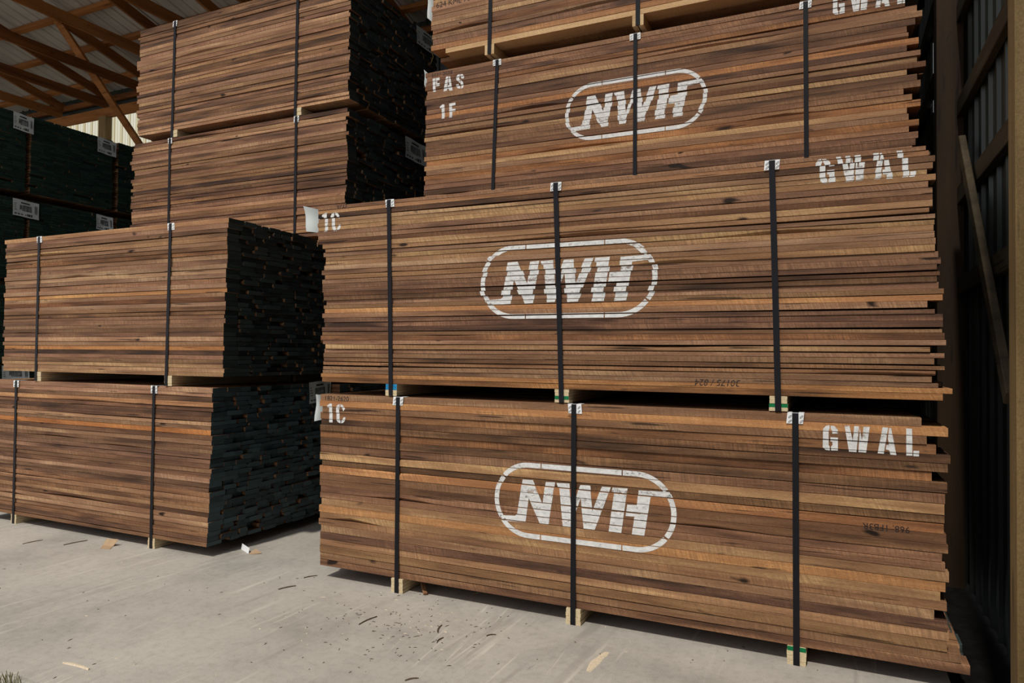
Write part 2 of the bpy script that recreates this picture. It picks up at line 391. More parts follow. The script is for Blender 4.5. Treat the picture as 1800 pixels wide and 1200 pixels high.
    def put(s, b, name, mats, parent=None, smooth=False):
        b.V = [s.loc(v) for v in b.V]; return b.build(name, mats, parent or s.e, smooth)
    def yat(s, fr, x):
        xs = fr['xs']; t_ = max(0, min(len(xs)-1.0001, (x-xs[0])/(xs[-1]-xs[0])*(len(xs)-1))); i = int(t_); f = t_-i
        return fr['yf'][i]*(1-f)+fr['yf'][i+1]*f
    def paint(s, polys, name, mat=None, label=None, shift=None, lift=.0009):
        b = MB()
        for fr in s.front:
            xs = fr['xs']; dx = (shift or {}).get(fr['ti'], 0)
            for poly in polys:
                P = [(x+dx, z) for x, z in poly]
                zs = [p[1] for p in P]; zlo = min(fr['zb']); zhi = max(fr['zt'])
                if max(zs) < zlo or min(zs) > zhi: continue
                xmn, xmx = min(p[0] for p in P), max(p[0] for p in P)
                for i in range(len(xs)-1):
                    if xs[i] > xmx or xs[i+1] < xmn: continue
                    Q = clip(clip(P, 1, 0, xs[i+1]), -1, 0, -xs[i])
                    cb = (fr['ch'][i][0]+fr['ch'][i+1][0])/2; ct = (fr['ch'][i][1]+fr['ch'][i+1][1])/2
                    lo = (fr['zb'][i]+fr['zb'][i+1])/2+cb; hi = (fr['zt'][i]+fr['zt'][i+1])/2-ct
                    if len(Q) > 2: Q = clip(clip(Q, 0, 1, hi), 0, -1, -lo)
                    if len(Q) < 3 or area(Q) < 1e-7: continue
                    b.add([(x, s.yat(fr, x)-lift, z) for x, z in Q], [tuple(range(len(Q)))])
        if not b.V: return
        o = s.put(b, name, [mat or PAINT])
        if label: o['label'] = label
        return o
    def letters(s, polys, groups, shift=None):
        k = 0
        for ch, n in groups:
            s.paint(polys[k:k+n], 'painted_letter', label='white stencilled '+ch, shift=shift); k += n
    def straps(s, lst, width=.031, zbot=None, prot=True, pw=.075, ph=.05, top=True, tail=False):
        r = s.r
        for k, (xt, xb) in enumerate(lst):
            zb = zbot if zbot is not None else s.z0; th = .0009; w2 = width/2
            yF, yB = s.Y-.003, s.Y+s.depth+.004; zT = s.z1+.004; zB = zb+.0012
            path = [(xb,yF,zB),(xt+(xb-xt)*.5,yF-.0005,(zB+zT)/2),(xt,yF-.002,s.z1-.035),(xt,yF-.001,s.z1-.002),(xt,yF+.004,zT),(xt,yB-.004,zT),(xt,yB,zT-.006),(xb,yB,zB+.004),(xb,yB-.004,zB),(xb,yF+.004,zB)]
            if zbot is not None: path.insert(0, (xb,yF+.0005,zB+.002))
            b = MB(); n = len(path); V = []
            cy, cz = s.Y+s.depth/2, (s.z0+s.z1)/2
            for (x,y,z) in path:
                iy = y+(th if y < cy else -th); iz = z+(th if z < cz else -th)
                V += [(x-w2,y,z),(x+w2,y,z),(x+w2,iy,iz),(x-w2,iy,iz)]
            F = []
            for i in range(n):
                j = (i+1) % n
                for q in range(4): F.append((i*4+q, i*4+(q+1) % 4, j*4+(q+1) % 4, j*4+q)[::-1])
            b.add(V, F); s.put(b, 'strap', [STRAP])
            if prot:
                b = MB(); p2 = pw/2*r.uniform(.92,1.08); lean = r.uniform(-.006,.006); yp = yF+.0008; x = xt+r.uniform(-.004,.006)
                zt = s.z1+.0018
                V = [(x-p2+lean,yp,s.z1-ph),(x+p2+lean,yp,s.z1-ph),(x-p2,yp,zt),(x+p2,yp,zt),(x-p2,yp+ph*1.2,zt),(x+p2,yp+ph*1.2,zt)]
                V2 = [(a,y_+.0012,z_-(.0012 if z_ == zt else 0)) for a,y_,z_ in V]
                b.add(V+V2, [(0,1,3,2),(2,3,5,4),(7,6,8,9),(9,8,10,11),(0,6,7,1),(0,2,8,6),(1,7,9,3),(2,4,10,8),(3,9,11,5),(4,5,11,10)])
                # slanted oval slots printed on the card
                rowsn = max(2, int(ph/.022))
                for side in (-1, 1):
                    for q in range(rowsn):
                        cx, cz_ = x+side*(p2*.68), s.z1-ph+.012+q*(ph-.008)/rowsn; A = []; B = []
                        for a in range(12):
                            t_ = a*math.tau/12; ux, uz = .011*math.cos(t_), .0045*math.sin(t_); ca, sa = math.cos(.8), math.sin(.8)
                            for L_, f_ in ((A, 1), (B, .62)):
                                px, pz = ux*f_ if f_ == 1 else ux*.8, uz*f_ if f_ == 1 else uz*.45
                                L_.append((max(x-p2+.001, min(x+p2-.001, cx+px*ca-pz*sa)), yp-.0005, cz_+px*sa+pz*ca))
                        b.add(A+B, [(a,(a+1) % 12,12+(a+1) % 12,12+a) for a in range(12)], 1)
                s.put(b, 'edge_protector', [WHITE, PRINT])
    def bolsters(s, xs, zb, zt, w=.086, layers=4, paint=None, two=False, mat=None, yin=.0):
        r = s.r
        for k, x in enumerate(xs):
            b = MB(); h = (zt-zb)/layers; pc = (paint or {}).get(k, {})
            for i in range(layers):
                j = r.uniform(-.0015,.0015); mi = pc.get(i, 0)
                z0_, z1_ = zb+i*h+.0004, zb+(i+1)*h-.0004
                hw = w/2+j; y0_ = s.Y+yin+.002+r.uniform(0,.003)
                for (a, c) in (((-hw, -.003), (.003, hw)) if two else ((-hw, hw),)):
                    e = .0018
                    V = []
                    for y in (y0_, s.Y+s.depth-.004):
                        V += [(x+a+e,y,z0_),(x+c-e,y,z0_),(x+c,y,z0_+e),(x+c,y,z1_-e),(x+c-e,y,z1_),(x+a+e,y,z1_),(x+a,y,z1_-e),(x+a,y,z0_+e)]
                    b.add(V, [tuple(range(8)), tuple(range(15,7,-1))]+[(q,8+q,8+(q+1) % 8,(q+1) % 8)[::-1] for q in range(8)], [mi]+[0]*9)
            b2 = b; s.put(b2, 'bolster', [mat or PLY, GREEN, BLUE])
    def tagf(s, quad, Yf, bend=.03, label='white paper label curling off the bundle end'):
        P = [Vector((PY(u, v, Yf)[0], Yf, PY(u, v, Yf)[1])) for u, v in quad]; b = MB(); n = 5; V = []
        for j in range(n+1):
            for i in range(n+1):
                a, c = i/n, j/n; p = (P[0]*(1-a)+P[1]*a)*(1-c)+(P[3]*(1-a)+P[2]*a)*c; p.y += bend*a*a+.01*math.sin(5*c); V.append(p)
        F = [(j*(n+1)+i, j*(n+1)+i+1, (j+1)*(n+1)+i+1, (j+1)*(n+1)+i) for j in range(n) for i in range(n)]
        b.add(V, F); o = s.put(b, 'paper_label', [PAPER], smooth=True); o['label'] = label; return o
    def tagx(s, X, y0, y1, z0, z1, curl=.02, label='white paper barcode label', twist=0, side=1):
        """paper label stapled to the end face (plane x=X)"""
        b = MB(); n = 8
        def P(a, c, d=0):   # a across 0..1, c up 0..1
            bend = curl*(a**2)*(1-.5*c)+.004*math.sin(9*a+5*c)
            return (X+side*(.004+bend+d), y0+(y1-y0)*a, z0+(z1-z0)*c+twist*a)
        V = [P(i/n, j/4) for j in range(5) for i in range(n+1)]
        F = [(j*(n+1)+i, j*(n+1)+i+1, (j+1)*(n+1)+i+1, (j+1)*(n+1)+i) for j in range(4) for i in range(n)]
        b.add(V, F); o = s.put(b, 'paper_label', [PAPER], smooth=True); o['label'] = label
        b = MB()
        def rect(a0, a1, c0, c1):
            m_ = 3
            for i in range(m_):
                A0 = a0+(a1-a0)*i/m_; A1 = a0+(a1-a0)*(i+1)/m_
                b.add([P(A0,c0,.0012),P(A1,c0,.0012),P(A1,c1,.0012),P(A0,c1,.0012)], [(0,1,2,3)])
        a = .27
        while a < .72:
            wd = s.r.uniform(.008,.022); rect(a, a+wd, .34, .70); a += wd+s.r.uniform(.006,.012)
        rect(.30,.66,.78,.86); a = .84
        while a < .95: rect(a, a+.015, .30, .80); a += .028
        for q in range(4): rect(.05,.05+.12*s.r.uniform(.5,1),.35+q*.12,.38+q*.12)
        for q in range(5): rect(.06+q*.13,.06+q*.13+.08,.10,.17)
        for q in range(3): rect(.55+q*.07,.60+q*.07,.07,.22)
        k = s.put(b, 'barcode', [PRINT], parent=o); 
        return o

GF = 'strapped walnut lumber bundles'
YF, YR = 3.925, 5.30
# ---- stencil artwork, in metres on the bundle face
def crop(pts, sc, ox, oy, Y, cx, cz):
    out = []
    for x, y in pts:
        X, Z = PY(ox+x/sc, oy+y/sc, Y); out.append((X-cx, Z-cz))
    return out
LC = (-1.364, .706); s1 = 1800/390
LOGO = [crop(p, s1, 830, 780, YF, *LC) for p in (
    [(405,290),(488,295),(568,488),(592,310),(668,313),(617,657),(548,652),(457,440),(430,637),(246,622),(216,577),(345,583),(362,570)],
    [(680,318),(785,323),(803,560),(868,345),(875,335),(955,340),(973,545),(1048,348),(1122,354),(992,698),(902,690),(878,440),(798,674),(732,668),(705,352),(690,350)],
    [(1135,355),(1258,363),(1208,725),(1105,713),(1150,395),(1128,390)],
    [(1348,378),(1600,393),(1615,437),(1447,432),(1395,746),(1293,737),(1315,590),(1243,585),(1256,493),(1335,497)])]
def stadium(hw=.566, hh=.230, th=.030):
    out = []; 
    def pt(s_, k):     # s_: perimeter param -> outer(k=0)/inner(k=1)
        q, t_ = s_; r_ = hh-th*k
        if q == 't': return (t_, r_)
        if q == 'b': return (t_, -r_)
        if q == 'l': return (-(hw-hh)-r_*math.cos(t_), r_*math.sin(t_))
        return ((hw-hh)+r_*math.cos(t_), r_*math.sin(t_))
    def strip(ss):
        for a, c in zip(ss, ss[1:]): out.append([pt(a,0), pt(c,0), pt(c,1), pt(a,1)])
    s0 = hw-hh; g = .0035
    for q in ('t', 'b'):
        strip([(q,-s0),(q,-.253-g)]); strip([(q,-.253+g),(q,0),(q,.253-g)]); strip([(q,.253+g),(q,s0)])
    d = math.radians; arc = lambda q, a, b_, n: strip([(q, d(a+(b_-a)*i/n)) for i in range(n+1)])
    arc('l', 90, 41, 8); arc('l', 38, -32, 10); arc('l', -38, -90, 8)
    arc('r', 90, 38, 8); arc('r', 31, -36, 10); arc('r', -39, -90, 8)
    return out
LOGO += stadium()
def put_polys(P, x, z, k=1.): return [[(a*k+x, b_*k+z) for a, b_ in p] for p in P]
s2 = 1800/280; gx, gz = PY(1420+168/s2, 720+462/s2, YF)
GW = [crop(p, s2, 1420, 720, YF, gx, gz) for p in (
    [(245,172),(205,182),(172,215),(168,425),(200,455),(248,462),(247,415),(235,400),(235,235),(247,215)],
    [(258,178),(300,183),(340,225),(340,270),(277,270),(275,240),(258,215)],
    [(255,310),(340,316),(340,463),(262,461),(262,415),(278,400),(278,362),(255,360)],
    [(415,178),(470,180),(508,350),(525,183),(580,186),(550,480),(465,475)],
    [(588,205),(612,345),(630,190),(700,194),(660,487),(572,480)],
    [(845,197),(908,202),(860,500),(790,494)],
    [(920,205),(942,208),(1003,515),(935,509),(920,458),(882,450),(890,400),(918,398),(905,320)],
    [(1112,210),(1178,214),(1185,522),(1115,519)], [(1195,465),(1262,465),(1258,530),(1195,527)])]
s3 = 1800/220; ox, oz = PY(540+303/s3, 660+673/s3, YF)
ONE = [crop([(285,430),(325,400),(355,402),(352,675),(303,673),(312,458),(285,452)], s3, 540, 660, YF, ox, oz)]
CEE = [crop(p, s3, 540, 660, YF, ox, oz) for p in (
    [(466,408),(432,423),(412,460),(410,640),(430,672),(466,686),(466,650),(455,622),(455,480),(466,455)],
    [(478,409),(512,425),(540,475),(515,512),(505,490),(498,465),(478,450)],
    [(478,650),(500,626),(513,600),(540,600),(530,650),(505,680),(478,687)])]
fx, fz = PY(740+205/10, 100+610/10, YR)
FAS = [crop(p, 10, 740, 100, YR, fx, fz) for p in (
    [(203,382),(252,373),(250,605),(205,612)], [(262,371),(325,362),(325,408),(282,415),(282,462),(325,455),(320,505),(262,517)],
    [(440,345),(482,338),(462,480),(446,585),(385,602)], [(492,338),(512,340),(545,582),(487,587),(480,552),(455,555),(470,495),(497,480),(478,440)],
    [(680,300),(640,312),(617,360),(622,405),(680,455),(682,398),(668,370),(680,345)], [(692,302),(730,300),(760,340),(745,378),(710,378),(692,345)],
    [(690,395),(735,440),(742,495),(725,540),(692,550),(700,500),(690,462)], [(680,552),(635,545),(610,510),(615,480),(655,475),(680,515)])]
ONEF = [crop(p, 10, 740, 100, YR, fx, fz) for p in ([(330,875),(375,835),(412,835),(412,1080),(362,1085),(362,890),(335,910)],
    [(495,818),(605,800),(605,845),(545,858),(545,915),(605,905),(600,950),(545,960),(543,1060),(495,1066)])]
GWG = (('letter G',3),('letter W',2),('letter A',2),('letter L',2)); OCG = (('digit 1',1),('letter C',3))
def text_polys(txt, x, z, size, flip=False, shear=0):
    cu = bpy.data.curves.new('t', 'FONT'); cu.body = txt; cu.size = size; cu.resolution_u = 2; cu.shear = shear
    o = bpy.data.objects.new('t', cu); me = bpy.data.meshes.new_from_object(o)
    out = []
    for p in me.polygons:
        q = [(me.vertices[i].co.x, me.vertices[i].co.y) for i in p.vertices]
        out.append([((x-a, z-b_) if flip else (x+a, z+b_)) for a, b_ in q])
    bpy.data.objects.remove(o); bpy.data.curves.remove(cu); bpy.data.meshes.remove(me); return out

# ---- R1: front right, bottom
def xr1(ti, n, a, c, r):
    tab = [-.075,.035,-.04,-.01,.045,.045,-.02,.04,.03,.03,.02,.03,.03,.035,.02,.03,.04,.03,-.0,.03,-.02,.04,.04,.04,.10,.13]
    base = .455
    return a, base+(tab[ti] if ti < len(tab) else .03)+r.uniform(-.008,.008)
R1 = Bundle(11, 'bottom right bundle of thick boards on the floor, clean GWAL stencil and white oval logo', -3.31, .45, YF, 1.36, .095, 1.305, 26, GF, xfun=xr1, ends='R', jl=.018, colw=(.14,.26), seal=SEALB, gapk=.8,
            tones={1:(1.35,1.2,1.0), 3:(1.15,1.1,1), 6:(1.3,1.2,1.05), 12:(.62,.6,.62), 11:(1.25,1.1,.95), 17:(1.3,1.2,1)})
st = [(PY(700,700,YF)[0], PY(697,1030,YF)[0]), (PY(1009,715,YF)[0], PY(1007,1090,YF)[0]), (PY(1398,730,YF)[0], PY(1400,1160,YF)[0])]
R1.bolsters([a[1] for a in st], .0, .094, paint={2:{3:1}}, w=.092); R1.straps(st, zbot=0, ph=.055, pw=.085)
R1.paint(put_polys(LOGO, *LC), 'painted_logo', label='white sprayed oval stencil logo')
R1.letters(put_polys(GW, gx, gz), GWG)
R1.letters(put_polys(ONE+CEE, ox, oz), OCG)
x_, z_ = PY(563,712,YF); R1.paint(text_polys('1821-2620', x_+.03, z_+.035, .05), 'marker_writing', INK)
x_, z_ = PY(1600,930,YF); R1.paint(text_polys('968: 1FB3R', x_-.0, z_+.01, .045, flip=True), 'marker_writing', INK)
# ---- R2: front right, second tier
def xr2(ti, n, a, c, r):
    if ti == n-2: return a, .515
    if ti == n-1: return a, .475
    if ti < 9: a = -3.36+r.uniform(-.006,.006)
    return a, .425+.05*ti/n+r.choice([-.04,-.02,0,0,.015,.02])+r.uniform(-.008,.008)
st = [(PY(684,352,YF)[0], PY(687,690,YF)[0]), (PY(977,320,YF)[0], PY(987,705,YF)[0]), (PY(1357,272,YF)[0], PY(1368,712,YF)[0])]
R2 = Bundle(22, 'second-tier right bundle of thin walnut boards, GWAL stencil broken up by shifted boards', -3.30, .44, YF, 1.36, 1.392, 2.642, 41, GF, xfun=xr2, ends='R', jl=.022, colw=(.14,.26), seal=SEALB, gapk=1.3,
            tones={1:(1.1,1.05,1.05), 8:(.55,.5,.5), 20:(.8,.75,.75), 24:(1.3,1.15,1.0), 30:(1.25,1.15,1.05), 39:(1.35,1.25,1.0), 40:(1.4,1.3,1.0)})
R2.bolsters([a[1] for a in st], 1.311, 1.391, paint={0:{2:2,3:2}, 1:{1:1}, 2:{1:1}}, w=.090)
R2.straps(st, zbot=1.311, ph=.05, pw=.075)
lx = (PY(845,487,YF)[0]+PY(1155,473,YF)[0])/2; lz = (PY(1000,425,YF)[1]+PY(1000,558,YF)[1])/2
R2.paint(put_polys(LOGO, lx, lz), 'painted_logo', label='white sprayed oval stencil logo', shift={10:.012, 14:-.01, 17:.008, 21:-.012})
x_, z_ = PY(1440.5,324,YF); R2.letters(put_polys(GW, x_, z_), GWG, shift={0:-.024, 1:-.020, 4:.004, 6:-.006})
x_, z_ = PY(570,407,YF); R2.letters(put_polys(ONE+CEE, x_, z_), OCG, shift={0:-.012, 1:-.012, 2:-.012, 6:-.008, 7:-.008})
x_, z_ = PY(592,366,YF); R2.paint(text_polys('6723', x_, z_, .045), 'marker_writing', INK)
x_, z_ = PY(1302,668,YF); R2.paint(text_polys('30175 / 824', x_, z_-.0, .05, flip=True, shear=.2), 'marker_writing', INK)
R2.tagf([(533,362),(553,366),(557,408),(540,407)], YF+.03, .05, 'pale grey paper label sticking off the bundle end')
R1.tagf([(555,693),(563,694),(562,738),(554,740)], YF+.03, .03)
# ---- back row right
def xr3(ti, n, a, c, r):
    tab = [-.05,-.05,-.04,-.04,.03,.06,.02,-.03,-.02,.04,-.03,.05,.03,.08,-.03,.03,.05,-.05,.0,.05,-.03,-.02,.04]
    return a+(-.0 if ti else 0), .47+(tab[ti] if ti < len(tab) else r.uniform(-.04,.04))
R3 = Bundle(33, 'third-tier right bundle stencilled FAS and 1F, set back behind the front row', -3.33, .47, YR, 1.45, 2.80, 4.115, 31, GF, xfun=xr3, ends='R', jl=.015, colw=(.14,.26), seal=SEALB, gapk=.8,
            tones={3:(1.2,1.1,.95), 9:(1.45,1.3,1.1), 13:(.55,.5,.5), 18:(.75,.7,.7), 19:(1.35,1.2,1.0), 22:(1.4,1.25,1.0)})
st = [(PY(874,105,YR)[0], PY(865,326,YR)[0]), (PY(1117,60,YR)[0], PY(1116,296,YR)[0]), (PY(1416,10,YR)[0], PY(1418,262,YR)[0])]
R3.bolsters([a[1] for a in st], 2.715, 2.799); R3.straps(st, zbot=2.715, ph=.05, pw=.08)
R3.paint(put_polys(LOGO, -1.430, 3.553, 1.0), 'painted_logo', label='crisp white oval stencil logo', shift={12:.006, 15:-.008})
x_, z_ = PY(1464,27,YR); R3.letters(put_polys(GW, x_, z_, 1.05), GWG)
R3.letters(put_polys(FAS, fx, fz), (('letter F',2),('letter A',2),('letter S',4))); R3.letters(put_polys(ONEF, fx, fz), (('digit 1',1),('letter F',1)))
x_, z_ = PY(758,137,YR); R3.paint(text_polys('5031-2038', x_, z_+.004, .05), 'marker_writing', INK)
R3.tagf([(745,122),(754,131),(753,165),(747,150)], YR+.03, .04)
R4 = Bundle(44, 'topmost right bundle with a pale board along its bottom edge, cut off above', -3.27, .47, YR, 1.45, 4.262, 5.46, 26, GF, ends='R', xfun=lambda ti, n, a, c, r: ((-3.13 if ti == n-1 else a), c), jl=.015, jr=.04, colw=(.14,.26), seal=SEALB,
            tones={25:(3.0,3.0,2.7), 24:(1.2,1.1,1.0), 21:(1.2,1.1,1)})
st = [(PY(865,-60,YR)[0], PY(860,92,YR)[0]), (PY(1121,-60,YR)[0], PY(1121,45,YR)[0]), (-.18, -.18)]
R4.bolsters([a[1] for a in st], 4.175, 4.261, layers=1, two=True, mat=PINE, w=.088); R4.straps(st, zbot=4.175, width=.034)
x_, z_ = PY(766,14,YR); R4.paint(text_polys('624 KML 7085', x_, z_-.0, .07), 'marker_writing', INK)
R4.tagf([(751,-14),(762,2),(762,41),(752,32)], YR+.03, .04)
# front pale board of R4 gets its own wood
for fr in R4.front:
    if fr['ti'] == 25:
        fr['o'].data.materials[0] = PINE; fr['o'].color = (.95,.86,.80,1); fr['o']['label'] = 'pale yellow board'
# ---- left front
ll = dict(colw=(.075,.18), jr=.012, jl=.02, first=(.12,.17), ends='r')
st = [(PY(29,668,YF)[0], PY(23,915,YF)[0]), (PY(271,682,YF)[0], PY(265,960,YF)[0])]
L1 = Bundle(55, 'bottom left bundle of walnut boards on the floor, blue-black waxed end', -7.35, -4.37, YF, 1.36, .085, 1.317, 33, GF, xfun=lambda ti, n, a, c, r: (a, c-.035*ti/n), seal=SEAL,
            tones={9:(1.5,1.15,.75), 10:(.62,.6,.65), 3:(1.15,1.05,1), 22:(.85,.8,.8)}, **ll)
L1.bolsters([a[1] for a in st], 0, .084, w=.078); L1.straps(st, zbot=0, width=.030, pw=.08, ph=.06)
L1.tagx(-4.355, 5.0, 5.30, 1.13, 1.325, curl=.0, twist=.02, label='white paper barcode label by the far corner')
st = [(PY(69,425,YF)[0], PY(63,652,YF)[0]), (PY(300,400,YF)[0], PY(292,662,YF)[0])]
L2 = Bundle(66, 'second-tier left bundle of walnut boards, black waxed end facing the gap', -7.08, -4.24, YF, 1.36, 1.405, 2.632, 35, GF, xfun=lambda ti, n, a, c, r: (a+.0, c-.03*ti/n), seal=SEALB,
            tones={0:(1.05,1,1), 7:(1.3,1.2,1.0), 15:(1.15,1.0,.8), 17:(1.2,1,.8), 24:(.6,.6,.62), 28:(1.35,1.15,.85)}, **ll)
L2.bolsters([PY(66,660,YF)[0], PY(295,662,YF)[0]], 1.320, 1.404, w=.084); L2.straps(st, zbot=1.320, width=.030, pw=.08, ph=.055)
# ---- left back
st = [(PY(299,245,YR)[0], PY(296,395,YR)[0]), (PY(521,205,YR)[0], PY(518,400,YR)[0])]
L3 = Bundle(77, 'third-tier left bundle in the back row, ragged left end, label on its dark end', -7.20, -4.20, YR, 1.6, 2.73, 3.93, 33, GF, jr=.02, jl=.05, first=(.13,.17), seal=SEALB, colw=(.08,.2))
L3.bolsters([a[1] for a in st], 2.655, 2.729); L3.straps(st, zbot=2.655, width=.031, pw=.06, ph=.06)
L3.tagx(-4.17, 6.24, 6.62, 3.70, 3.93, curl=.03, twist=-.02)
st = [(PY(308,42,YR)[0], PY(302,236,YR)[0]), (PY(524,-20,YR)[0], PY(519,190,YR)[0])]
L4 = Bundle(88, 'topmost left bundle under the roof trusses, steel strap near its left end', -7.14, -4.19, YR, 1.6, 4.015, 5.215, 33, GF, jr=.015, jl=.03, first=(.13,.17), seal=SEALB, colw=(.08,.2))
L4.bolsters([PY(306,238,YR)[0], PY(523,195,YR)[0]], 3.938, 4.014, w=.085); L4.straps(st, zbot=3.938, width=.033, pw=.07, ph=.06)
L4.tagx(-4.16, 6.42, 6.86, 5.0, 5.2, curl=.03, twist=.0)
tw = MB()
for i in range(6):
    a, c = [( (-4.13, 6.70+.03*math.sin(j*1.9), 5.16-j*.05)) for j in (i, i+1)]; tw.beam(a, c, .007, .007, up=Vector((1,0,0)), c=.002)
L4.put(tw, 'twine', [TWINE])
# hidden lower tiers of the back row carry the visible ones
for k, (x0, x1, z0, z1, dep, lb) in enumerate(((-3.3,.42,.085,1.30,1.45,'walnut lumber bundle on the floor behind the bottom right bundle'),(-3.3,.42,1.40,2.706,1.45,'walnut lumber bundle behind the second-tier right bundle'),
        (-7.2,-4.25,.085,1.30,1.6,'walnut lumber bundle on the floor behind the bottom left bundle'),(-7.2,-4.25,1.39,2.646,1.6,'walnut lumber bundle behind the second-tier left bundle'))):
    h_ = Bundle(100+k, lb, x0, x1, YR+.02, dep, z0, z1, 30, GF, seal=SEALB, parts=30)
    zb = 0 if z0 < .1 else (1.308); h_.bolsters([x0+.6, x1-.6], zb, z0-.001); h_.straps([(x0+.6,)*2, (x1-.6,)*2], zbot=zb, prot=False)
# ---- far left stacks, green-black ends
XG = -9.3
GG = 'green-ended lumber bundles at the far left'
gz_ = [(.08,1.36),(1.45,2.40),(2.49,3.50),(3.59,4.58)]
gy = [(4.26,5.38),(5.43,6.55),(6.62,7.74)]
nm = [['nearest', 'middle', 'rearmost'], ]
for c, (ya, yb) in enumerate(gy):
    for tr, (za, zb) in enumerate(gz_):
        lb = {(0,3):'green-black ended bundle at the far left edge, upper tier, barcode label on its top corner',
              (1,3):'green-black ended bundle with its label beside the bright panel, upper tier',
              (2,3):'narrow-looking dark bundle end right of the labelled ones, under the bright panel',
              (0,2):'dark bundle end at the left edge, lower tier, barcode label near its top corner',
              (1,2):'dark bundle end, lower tier, with a torn crumpled paper label',
              (2,2):'dark bundle end in the lower tier, partly hidden by the ragged left bundle'}.get((c, tr), 'dark lumber bundle end low in the %s far left stack' % ['nearest','middle','rearmost'][c]+(' on the floor' if tr == 0 else ' on the second tier'))
        vis = tr >= 2
        g = Bundle(200+c*10+tr, lb, XG-2.6, XG, ya, yb-ya, za, zb, 30 if vis else 22, GG, seal=SEALG, front=False, parts=(100 if vis else 0), jr=.012, colw=(.09,.2))
        z_b = 0 if tr == 0 else gz_[tr-1][1]+.008
        g.bolsters([XG-2.2, XG-.45], z_b, za-.001)
        if vis: g.straps([(XG-2.2,)*2, (XG-.45,)*2], zbot=z_b, prot=False)
        if (c, tr) == (0, 0):
            (ya_, _), (yb_, zt_) = PX(2,655,XG), PX(47,642,XG)
            g.tagx(XG+.012, ya_, yb_, zt_-.21, zt_, curl=.06, label='white paper barcode label')
        if vis and c < 2:
            Y0_, Z0_ = {(0,3):PX(22,220,XG), (1,3):PX(170,262,XG), (0,2):PX(21,366,XG), (1,2):PX(168,390,XG)}[(c,tr)]
            Y1_, Z1_ = {(0,3):PX(58,196,XG), (1,3):PX(203,240,XG), (0,2):PX(67,348,XG), (1,2):PX(195,375,XG)}[(c,tr)]
            Z0_ = min(Z0_, zb-.215)
            g.tagx(XG+.012, Y0_, Y1_, Z0_, Z0_+.21, curl=.01 if (c,tr) != (1,2) else .05, twist=-.02, label='white paper barcode label')

# ------------------------------------------------------------------ frame of the shed
TX = [-14.57+1.43*i for i in range(11)]
def truss(x, i):
    e = empty('roof_truss', (x, 6.2, 6.4), 'brown timber roof truss spanning from the back wall towards the open front', 'roof truss', 'roof trusses')
    yf = 3.35 if i < 6 else 5.6
    def pt(b, n): b.V = [(v[0]-x, v[1]-6.2, v[2]-6.4) for v in b.V]; b.build(n, [BEAMY], e)
    b = MB(); b.beam((x,yf,6.50), (x,9.1,6.50), .045, .17); pt(b, 'bottom_chord')
    b = MB(); b.beam((x,yf,roofz(yf)-.09), (x,9.15,roofz(9.15)-.09), .045, .17); pt(b, 'top_chord')
    for (y0, y1) in (((3.5,4.3),(5.2,4.3),(5.2,6.0)) if i < 6 else ((5.8,6.3),)):
        b = MB(); b.beam((x+.045,y0,6.45), (x+.045,y1,roofz(y1)-.06), .04, .10); pt(b, 'web')
    return e
tl_ = [
 'leftmost brown roof truss, low over the far left bundles', 'second roof truss from the left, ending at the header beam near the post',
 'third roof truss from the left, crossed by the long diagonal brace', 'fourth roof truss from the left, running in behind the topmost left bundle',
 'fifth roof truss from the left, high above the topmost left bundle']
for i, x in enumerate(TX):
    e = truss(x, i)
    if i < 5: e['label'] = tl_[i]
    else: e['label'] = 'roof truss behind and above the lumber stacks'
def thing_beam(name, label, cat, a, c, w, h, mat, group=None, up=Vector((0,0,1))):
    b = MB(); b.beam(a, c, w, h, up=up); o = b.build(name, [mat]); return tag(o, label, cat, group)
pl = ['purlin nearest the open front', 'second purlin from the open front', 'third purlin from the open front', 'fourth purlin from the open front', 'reddish purlin across the roof high at the left corner', 'dark purlin under the roof just above the header beam', 'lowest purlin along the back eave']
for k, y in enumerate((3.6,4.5,5.4,6.4,7.38,8.08,8.85)):
    thing_beam('purlin', pl[k], 'roof purlin', (-17.7,y,roofz(y)+.045), (.85,y,roofz(y)+.045),   .09, .085, BEAMX, 'purlins under the roof sheet', up=Vector((0,.26,1)))
thing_beam('header_beam', 'long timber header beam along the top of the back wall', 'beam', (-17.6,9.08,6.32), (.75,9.08,6.32), .06, .20, BEAMX)
thing_beam('wall_girt', 'horizontal girt on the back wall above the far left bundles, below the bright panel', 'wall girt', (-17.6,9.15,5.52), (.8,9.15,5.52), .06, .12, BEAMX)
thing_beam('wall_girt', 'upper girt on the back wall above the bright panel', 'wall girt', (-17.6,9.15,6.62), (.8,9.15,6.62), .06, .10, BEAMX)
px_ = PY(183,230,9.0)[0]
thing_beam('timber_post', 'square timber post standing before the bright ribbed panel', 'post', (px_,9.02,0), (px_,9.02,6.21), .22, .14, POST, up=Vector((0,1,0)))
A = PY(101,36,7.24); B_ = PY(247,256,8.85)
A = Vector((A[0],7.24,A[1])); B_ = Vector((B_[0],8.85,B_[1])); B_ = B_+(B_-A)*.08
thing_beam('diagonal_brace', 'long slanting timber brace running down in front of the bright panel', 'brace', A, B_, .17, .045, BEAMX, up=Vector((0,1,0)))
